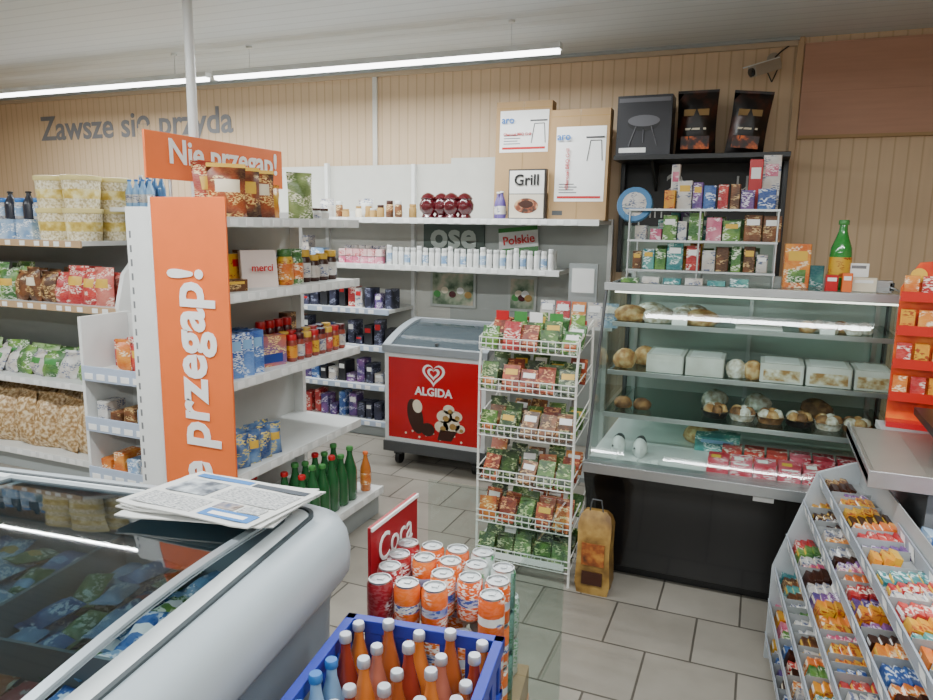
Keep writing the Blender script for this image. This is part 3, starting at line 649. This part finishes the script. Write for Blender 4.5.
for k,(x,z) in enumerate(((.125,.78),(.28,.84))):
    y1=-.5
    lip(x,z,y1,-LEN,.055)
    b.add([(x,-LEN,z-.05),(x,y1,z-.05),(x+.15,y1,z-.0),(x+.15,-LEN,z-.0)],[(0,1,2,3)],RS)
    y=y1-.01
    while y>-LEN+.06:
        w_=R(.04,.075); c=random.choice([PL,PP,PW,PB,PP,PU,PR,PW]); q.T=TR@T(x+.01,y-w_/2,z-.047,-90,-10)
        for d in range(4): q.pack(0,.003+d*.03,d*.010,w_-.005,.027,.038+R(0,.01),c,WTX if d%2==0 else None,R(-3,3))
        y-=w_+.003
b.prism(-.015,0,[(-.13,0),(-.13,.37),(-.01,.75),(.16,.82),(.2,.8),(.2,0)],M('rack_end','#B0B6BA',.4),'y')
b.box(.17,-LEN,0,.2,0,.74,GRY); b.prism(-LEN-.015,-LEN,[(-.12,0),(-.12,.37),(-.01,.75),(.42,.86),(.43,0)],M('rack_end','#B0B6BA',.4),'y')
b.box(.42,-LEN,0,.44,-.5,.86,GRY)
b.make('candy_rack'); q.make('candy_bars')

# ---------- wire rack
b=MB(); wx0,wx1,wy0,wy1=-1.13,-.685,2.93,3.22
for x in (wx0,wx1):
    b.path([(x,wy0,0),(x,wy0,.98),(x,wy0+.03,1.12),(x,wy1,1.18),(x,wy1,0)],.006,WIRE,8)
    for z in (.3,.75): b.tube((x,wy0,z),(x,wy1,z+.06),.003,WIRE)
tz=[.07,.25,.45,.665,.875,1.06]
for z in tz:
    h=.055
    for zz in (z,z+h*.5,z+h): b.tube((wx0,wy0-.01,zz),(wx1,wy0-.01,zz),.003,WIRE)
    b.tube((wx0,wy1,z+.05),(wx1,wy1,z+.05),.0035,WIRE)
    for k in range(15):
        x=wx0+(wx1-wx0)*k/14; b.path([(x,wy0-.01,z+h),(x,wy0-.01,z),(x,wy1,z+.05)],.002,WIRE,5)
    for x in (wx0,wx1): b.tube((x,wy0-.01,z+h),(x,wy1,z+.10),.003,WIRE)
    b.box(wx0+.02,wy0-.017,z+.012,wx1-.02,wy0-.014,z+.042,TAG) if z in (.07,) else None
b.make('wire_display_rack')
b=MB()
SD=P('seed_dark','#1E2E18','#A8B088','#42602C',24); SB=P('seed_brown','#4A2E1C','#D0A870','#96582A',24); SO=P('seed_orange','#AA4A22','#F0D8A0','#D08A38',20); ST_=P('seed_top','#2E7036','#E8E8D8','#90B070',16)
rowp=[[VEG,SD,VEG],[SD,VEG2,VEG,SO],[VEG2,SO,VEG,SB,SD],[SB,SD,VEG2,SB,VEG],[VEG,SD,SD,VEG2],[PG,VEG,ST_,VEG2,PR]]
for ti,z in enumerate(tz):
    top=ti==5
    for j in range(3):
        for i in range(5):
            x=wx0+.045+i*.089+R(-.01,.01)
            c=random.choice(rowp[ti])
            hh=R(.10,.13)
            b.pack(x,wy0+.004+j*.075,z+.006+j*.0125,.078,.010,hh,c,random.choice([WTX,YEL]) if R(0,1)<(.5 if top else .2) else None,R(-14,14),R(-34,-12),random.choice([None,None,SO,SD]))
            if top and j==1: b.box(x-.03,wy0+.14,z+.05,x+.03,wy0+.145,z+.16,[RED,GRN,WTX,GRN,PG][i])
b.make('seed_packets')

# kraft bag on floor
b=MB(); bx,by=-.575,2.96
def lp(sx,sy,z): return [(bx-sx,by-sy,z),(bx,by-sy*1.1,z),(bx+sx,by-sy,z),(bx+sx*.9,by,z),(bx+sx,by+sy,z),(bx,by+sy*1.1,z),(bx-sx,by+sy,z),(bx-sx*.9,by,z)]
b.loft([lp(.068,.045,0),lp(.078,.05,.05),lp(.07,.05,.2),lp(.074,.04,.32),lp(.065,.02,.36),lp(.045,.012,.38)],SM('kraft_bag','#6A4C22','#8E6C34','#A88648',12,.5,.4),smooth=False)
b.box(bx-.05,by-.058,.14,bx+.05,by-.05,.24,SM('bagprint_orange','#4A2814','#8E4A20','#B47A34',18,.5)); b.box(bx-.045,by-.059,.05,bx+.045,by-.053,.11,BROWN)
b.path([(bx-.03,by-.012,.37),(bx-.02,by-.014,.43),(bx+.02,by-.014,.43),(bx+.03,by-.012,.37)],.003,DGR); b.make('paper_charcoal_bag')

# ---------- foreground chest freezer
FT=T(-.90,1.53,0,8); b=MB(); b.T=FT
FC=M('freezer_bluegrey','#AEB9C0',.35); FI=M('freezer_inner','#9CA4A8',.4); FS=M('freezer_side','#8C9AA4',.4)
fx0,fy0=-1.95,-1.2
def lo(i,z,r=.14): return rrect(fx0+i,fy0+i,-i,-i,max(.02,r-i*.6),z)
b.loft([lo(.07,.04),lo(.055,.12),lo(.05,.5),lo(.045,.66),lo(.035,.72)],FS,cap1=False)
b.loft([lo(.035,.72),lo(.012,.73),lo(.0,.75),lo(-.002,.80),lo(.004,.84),lo(.018,.868),lo(.045,.884),lo(.10,.888),lo(.125,.884)],FC,cap0=False,cap1=False)
b.loft([lo(.125,.884),lo(.135,.87),lo(.14,.45)],FI,cap0=False,cap1=True)
SEAL=M('seal_dark','#3A4246',.5)
def ring(o_,i_,z0,z1,m_): b.loft([rrect(fx0+o_,fy0+o_,-o_,-o_,.06,z0),rrect(fx0+o_,fy0+o_,-o_,-o_,.06,z1),rrect(fx0+i_,fy0+i_,-i_,-i_,.05,z1),rrect(fx0+i_,fy0+i_,-i_,-i_,.05,z0)],m_,False,False,False)
ring(.085,.095,.884,.893,SEAL); ring(.095,.138,.884,.890,M('rail_white','#DCE2E4',.4))
LG=GL('lid_pane_glass','#B4C2C6',1.75,.03)
LFR=M('lid_alu','#98A2A8',.35,.4)
for (a,c,z) in ((fx0+.14,-.93,.889),(-.99,-.14,.897)):
    y0,y1=fy0+.14,-.14; N_=24
    top=[(y0+(y1-y0)*t/N_, z+.003+.03*math.sin(math.pi*t/N_)) for t in range(N_+1)]
    b.prism(a,c,top+[(yy_,zz_-.004) for yy_,zz_ in top[::-1]],LG,'x',True)
    for (xa,xb) in ((a,a+.02),(c-.02,c)): b.prism(xa,xb,[(yy_,zz_+.006) for yy_,zz_ in top]+[(yy_,zz_-.006) for yy_,zz_ in top[::-1]],LFR)
    for (p,r_) in ((y0,y0+.02),(y1-.02,y1)): b.box(a,p,z-.004,c,r_,z+.010,LFR)
DV=M('divider_wire','#7E8688',.4)
for x in (-1.5,-1.08,-.64): b.box(x,fy0+.145,.46,x+.010,-.145,.78,DV)
b.box(fx0+.145,-.62,.46,-.145,-.612,.78,DV)
for x,y in ((-.15,-.15),(-1.8,-.15),(-.15,-1.05),(-1.8,-1.05)): b.lathe(x,y,0,[(.03,0),(.03,.05)],BLK)
b.make('chest_freezer')
b=MB(); ICE=[PB,PL,PT,PO,PG,PR,PBR,P('ice_blue','#2A60A8','#E8F0F4','#78ACD8',12),PB,PU]
for ix,(a,c) in enumerate(((-1.80,-1.51),(-1.48,-1.09),(-1.06,-.65),(-.62,-.15))):
    for iy,(d,e) in enumerate(((-1.05,-.63),(-.6,-.15))):
        pal=random.sample(ICE,3)
        nx=max(2,int((c-a)/.07)); ny=4
        for lay in range(3):
            for i in range(nx):
                for j in range(ny):
                    x=a+(c-a)*(i+.5)/nx+R(-.006,.006); y=d+(e-d)*(j+.5)/ny+R(-.01,.01)
                    b.T=FT@T(x,y,.62+.042*lay+R(0,.02),R(-20,20),90+R(-14,14))@T(0,0,-.058)
                    b.bag(0,0,0,.068,.116,.034,pal[(i+(j if iy else 0))%3],0,0,None,random.choice([None,None,None,WTX,YEL,RED,LBLU]))
b.make('ice_cream_packs')
# newspaper
b=MB(); NP=M('newsprint','#D4D4D0',.8); 
m,n,l,bb=newmat('news_text'); tc=n.new('ShaderNodeTexCoord'); mp=n.new('ShaderNodeMapping'); mp.inputs['Scale'].default_value=(60,220,1); no=n.new('ShaderNodeTexNoise'); no.inputs['Scale'].default_value=1.6
cr=n.new('ShaderNodeValToRGB'); cr.color_ramp.elements[0].color=hx('#7A7E82'); cr.color_ramp.elements[1].color=hx('#D0D0CE'); cr.color_ramp.elements[0].position=.40; cr.color_ramp.elements[1].position=.58
l.new(tc.outputs['Object'],mp.inputs[0]); l.new(mp.outputs[0],no.inputs['Vector']); l.new(no.outputs['Fac'],cr.inputs[0]); l.new(cr.outputs[0],bb.inputs['Base Color']); bb.inputs['Roughness'].default_value=.8
NT_=m
for k,(rz,dx,dy) in enumerate(((14,0,0),(8,-.01,.012),(4,.012,.004),(0,.004,-.004))):
    b.T=T(-1.16+dx,1.29+dy,.929+.005*k,rz,-4)
    n_=8; vs=[];fs=[]
    for j in (0,1):
        for i in range(n_+1):
            u=i/n_; zz=.004*math.sin(u*math.pi)+.010*max(0,abs(u-.5)-.38)*4
            vs.append((-.19+.38*u,-.14+.28*j,zz)); 
    for j in (0,1):
        for i in range(n_+1):
            p=vs[j*(n_+1)+i]; vs.append((p[0],p[1],p[2]-.003))
    N=n_+1
    for i in range(n_): fs+= [(i,i+1,N+i+1,N+i),(2*N+i,2*N+i+1,3*N+i+1,3*N+i),(i,i+1,2*N+i+1,2*N+i),(N+i,N+i+1,3*N+i+1,3*N+i)]
    b.add(vs,fs,NP)
def pr(x0,y0,x1,y1,m_,dz=0): b.box(x0,y0,.0042+dz,x1,y1,.0050+dz,m_)
NB=M('news_blue','#3A78B8',.7)
pr(-.17,.10,.0,.125,NB); pr(.03,-.12,.17,-.075,NB); pr(.05,-.108,.15,-.09,WTX,.0004); pr(-.16,-.02,-.04,.08,SM('news_photo','#444C56','#8A929A','#C0C8CC',24)); pr(-.02,-.02,.17,.08,NT_); pr(-.17,-.12,.01,-.04,NT_); pr(.03,-.07,.09,-.03,SM('news_photo2','#5A4A44','#A89C94','#4A5A7A',24)); pr(.10,-.07,.16,-.03,NT_)
pr(.01,.095,.17,.12,M('headline','#4A5058',.8))
b.make('newspaper_stack')

# ---------- crates
def crate(z,name='bottle_crate'):
    b=MB(); b.T=T(-.795,1.275,z,8); w_,d_,h=.35,.42,.243
    b.box(0,-d_,0,w_,0,.012,BLU)
    for (x0,y0,x1,y1,ax) in ((0,-.01,w_,0,0),(0,-d_,w_,-d_+.01,0),(0,-d_,.01,0,1),(w_-.01,-d_,w_,0,1)):
        b.box(x0,y0,0,x1,y1,.11,BLU); b.box(x0-.006,y0-.006,h-.03,x1+.006,y1+.006,h,BLU); b.box(x0-.004,y0-.004,.10,x1+.004,y1+.004,.12,BLU)
        LN=w_ if ax==0 else d_
        for k in range(7):
            if k in (3,): continue
            t=LN*k/6
            if ax==0: b.box(max(0,t-.02),y0,.11,min(w_,t+.02),y1,h-.03,BLU)
            else: b.box(x0,-min(LN,t+.02),.11,x1,-max(0,t-.02),h-.03,BLU)
        if ax==0: b.box(w_*.3,y0,.11,w_*.7,y1,.15,BLU)
        else: b.box(x0,-d_*.7,.11,x1,-d_*.3,.15,BLU)
    for k in range(1,5): b.box(w_*k/5-.002,-d_+.01,.012,w_*k/5+.002,-.01,.09,BLU)
    for k in range(1,6): b.box(.01,-d_*k/6-.002,.012,w_-.01,-d_*k/6+.002,.09,BLU)
    return b.make(name,.0015)
for z in (0,.244,.488): crate(z)
b=MB(); b.T=T(-.795,1.275,.501,8)
CAPW=M('cap_silver','#C0C4CC',.3,.5); BLB=SM('juice_label','#B89070','#D8CCC0','#B04A34',30,.4)
for i in range(5):
    for j in range(6):
        c=[ORJ,REDJ,M('amber_drink','#A2562C',.08,coat=.6),M('pink_drink','#B26C58',.08,coat=.6)][(i*2+j)%4]
        if i==0 and j>1: c=LBLU
        b.bottle(.035+.07*i,-.035-.07*j,0,.028,.235+.015*((i+j)%2),c,CAPW if i or j<2 else BLUC,BLB if (i+j)%2 else None,14)
b.make('juice_bottles')
# can stack
b=MB(); FAN=P('can_orange','#DC5A14','#F6F0E6','#EC842C',8,.3); COK=P('can_red','#861620','#F2E8E8','#B02632',8,.3); SPR=P('can_white','#B4C2BE','#2A8A44','#DDE2E0',10,.3); FB=P('can_orange_band','#F0ECE4','#2244A0','#2A54B8',9,.3)
b.T=T(-.685,1.60,0,8)
b.box(-.19,-.16,0,.19,.15,.37,CARD); b.box(-.192,-.162,.05,.192,.152,.28,PO)
for L_ in range(3):
    for i in range(5):
        for j in range(4):
            if L_<2 and 0<i<4 and 0<j<3: continue
            if L_==2 and (i+j*2)%7==3: continue
            c,bd=(FAN,FB)
            if j>=2 and i>=3: c=bd=SPR
            if i==0: c=bd=COK
            b.can(-.155+i*.072,-.12+j*.072,.37+L_*.118,c,bd,ALU)
b.make('beverage_can_stack')
b=MB(); CR=M('cola_red','#A01824',.4); b.box(-.915,1.56,.12,-.905,1.84,.80,CR); b.box(-.904,1.58,.5,-.903,1.7,.64,SM('cola_art','#5A0E14','#A83A40','#E0C0C0',16)); b.box(-.905,1.56,.79,-.900,1.84,.8,WTX); b.box(-.92,1.56,0,-.88,1.84,.12,CR)
o=b.make('cola_display_panel'); text(o,'Coca',WTX,(-.902,1.70,.72),FX,.2,.0,1.2)
b=MB(); b.box(-.455,1.40,.0,-.449,1.86,.84,GLASS); b.box(-.88,1.865,0,-.449,1.871,.84,GLASS); b.box(-.457,1.398,.0,-.447,1.404,.84,GL('acrylic_edge','#C8DCD8'))
b.box(-.46,1.33,0,-.43,1.36,.55,M('wood_post','#6A4A34',.6)); b.make('acrylic_divider')
# ---------- camera
cam=bpy.data.cameras.new('cam'); cam.lens=27.4; cam.sensor_width=36; co=bpy.data.objects.new('camera',cam); COL.objects.link(co)
yaw=math.radians(22.2); p=math.radians(9.9)
fh=Vector((-math.sin(yaw),math.cos(yaw),0)); r=Vector((math.cos(yaw),math.sin(yaw),0)); F=fh*math.cos(p)-Vector((0,0,1))*math.sin(p); U=fh*math.sin(p)+Vector((0,0,1))*math.cos(p)
k=.0148; r2=(r+U*k).normalized(); u2=(U-r*k).normalized()
mw=Matrix((( r2.x,u2.x,-F.x,0),(r2.y,u2.y,-F.y,0),(r2.z,u2.z,-F.z,1.6),(0,0,0,1)))
co.matrix_world=mw; cam.clip_start=.05
bpy.context.scene.camera=co
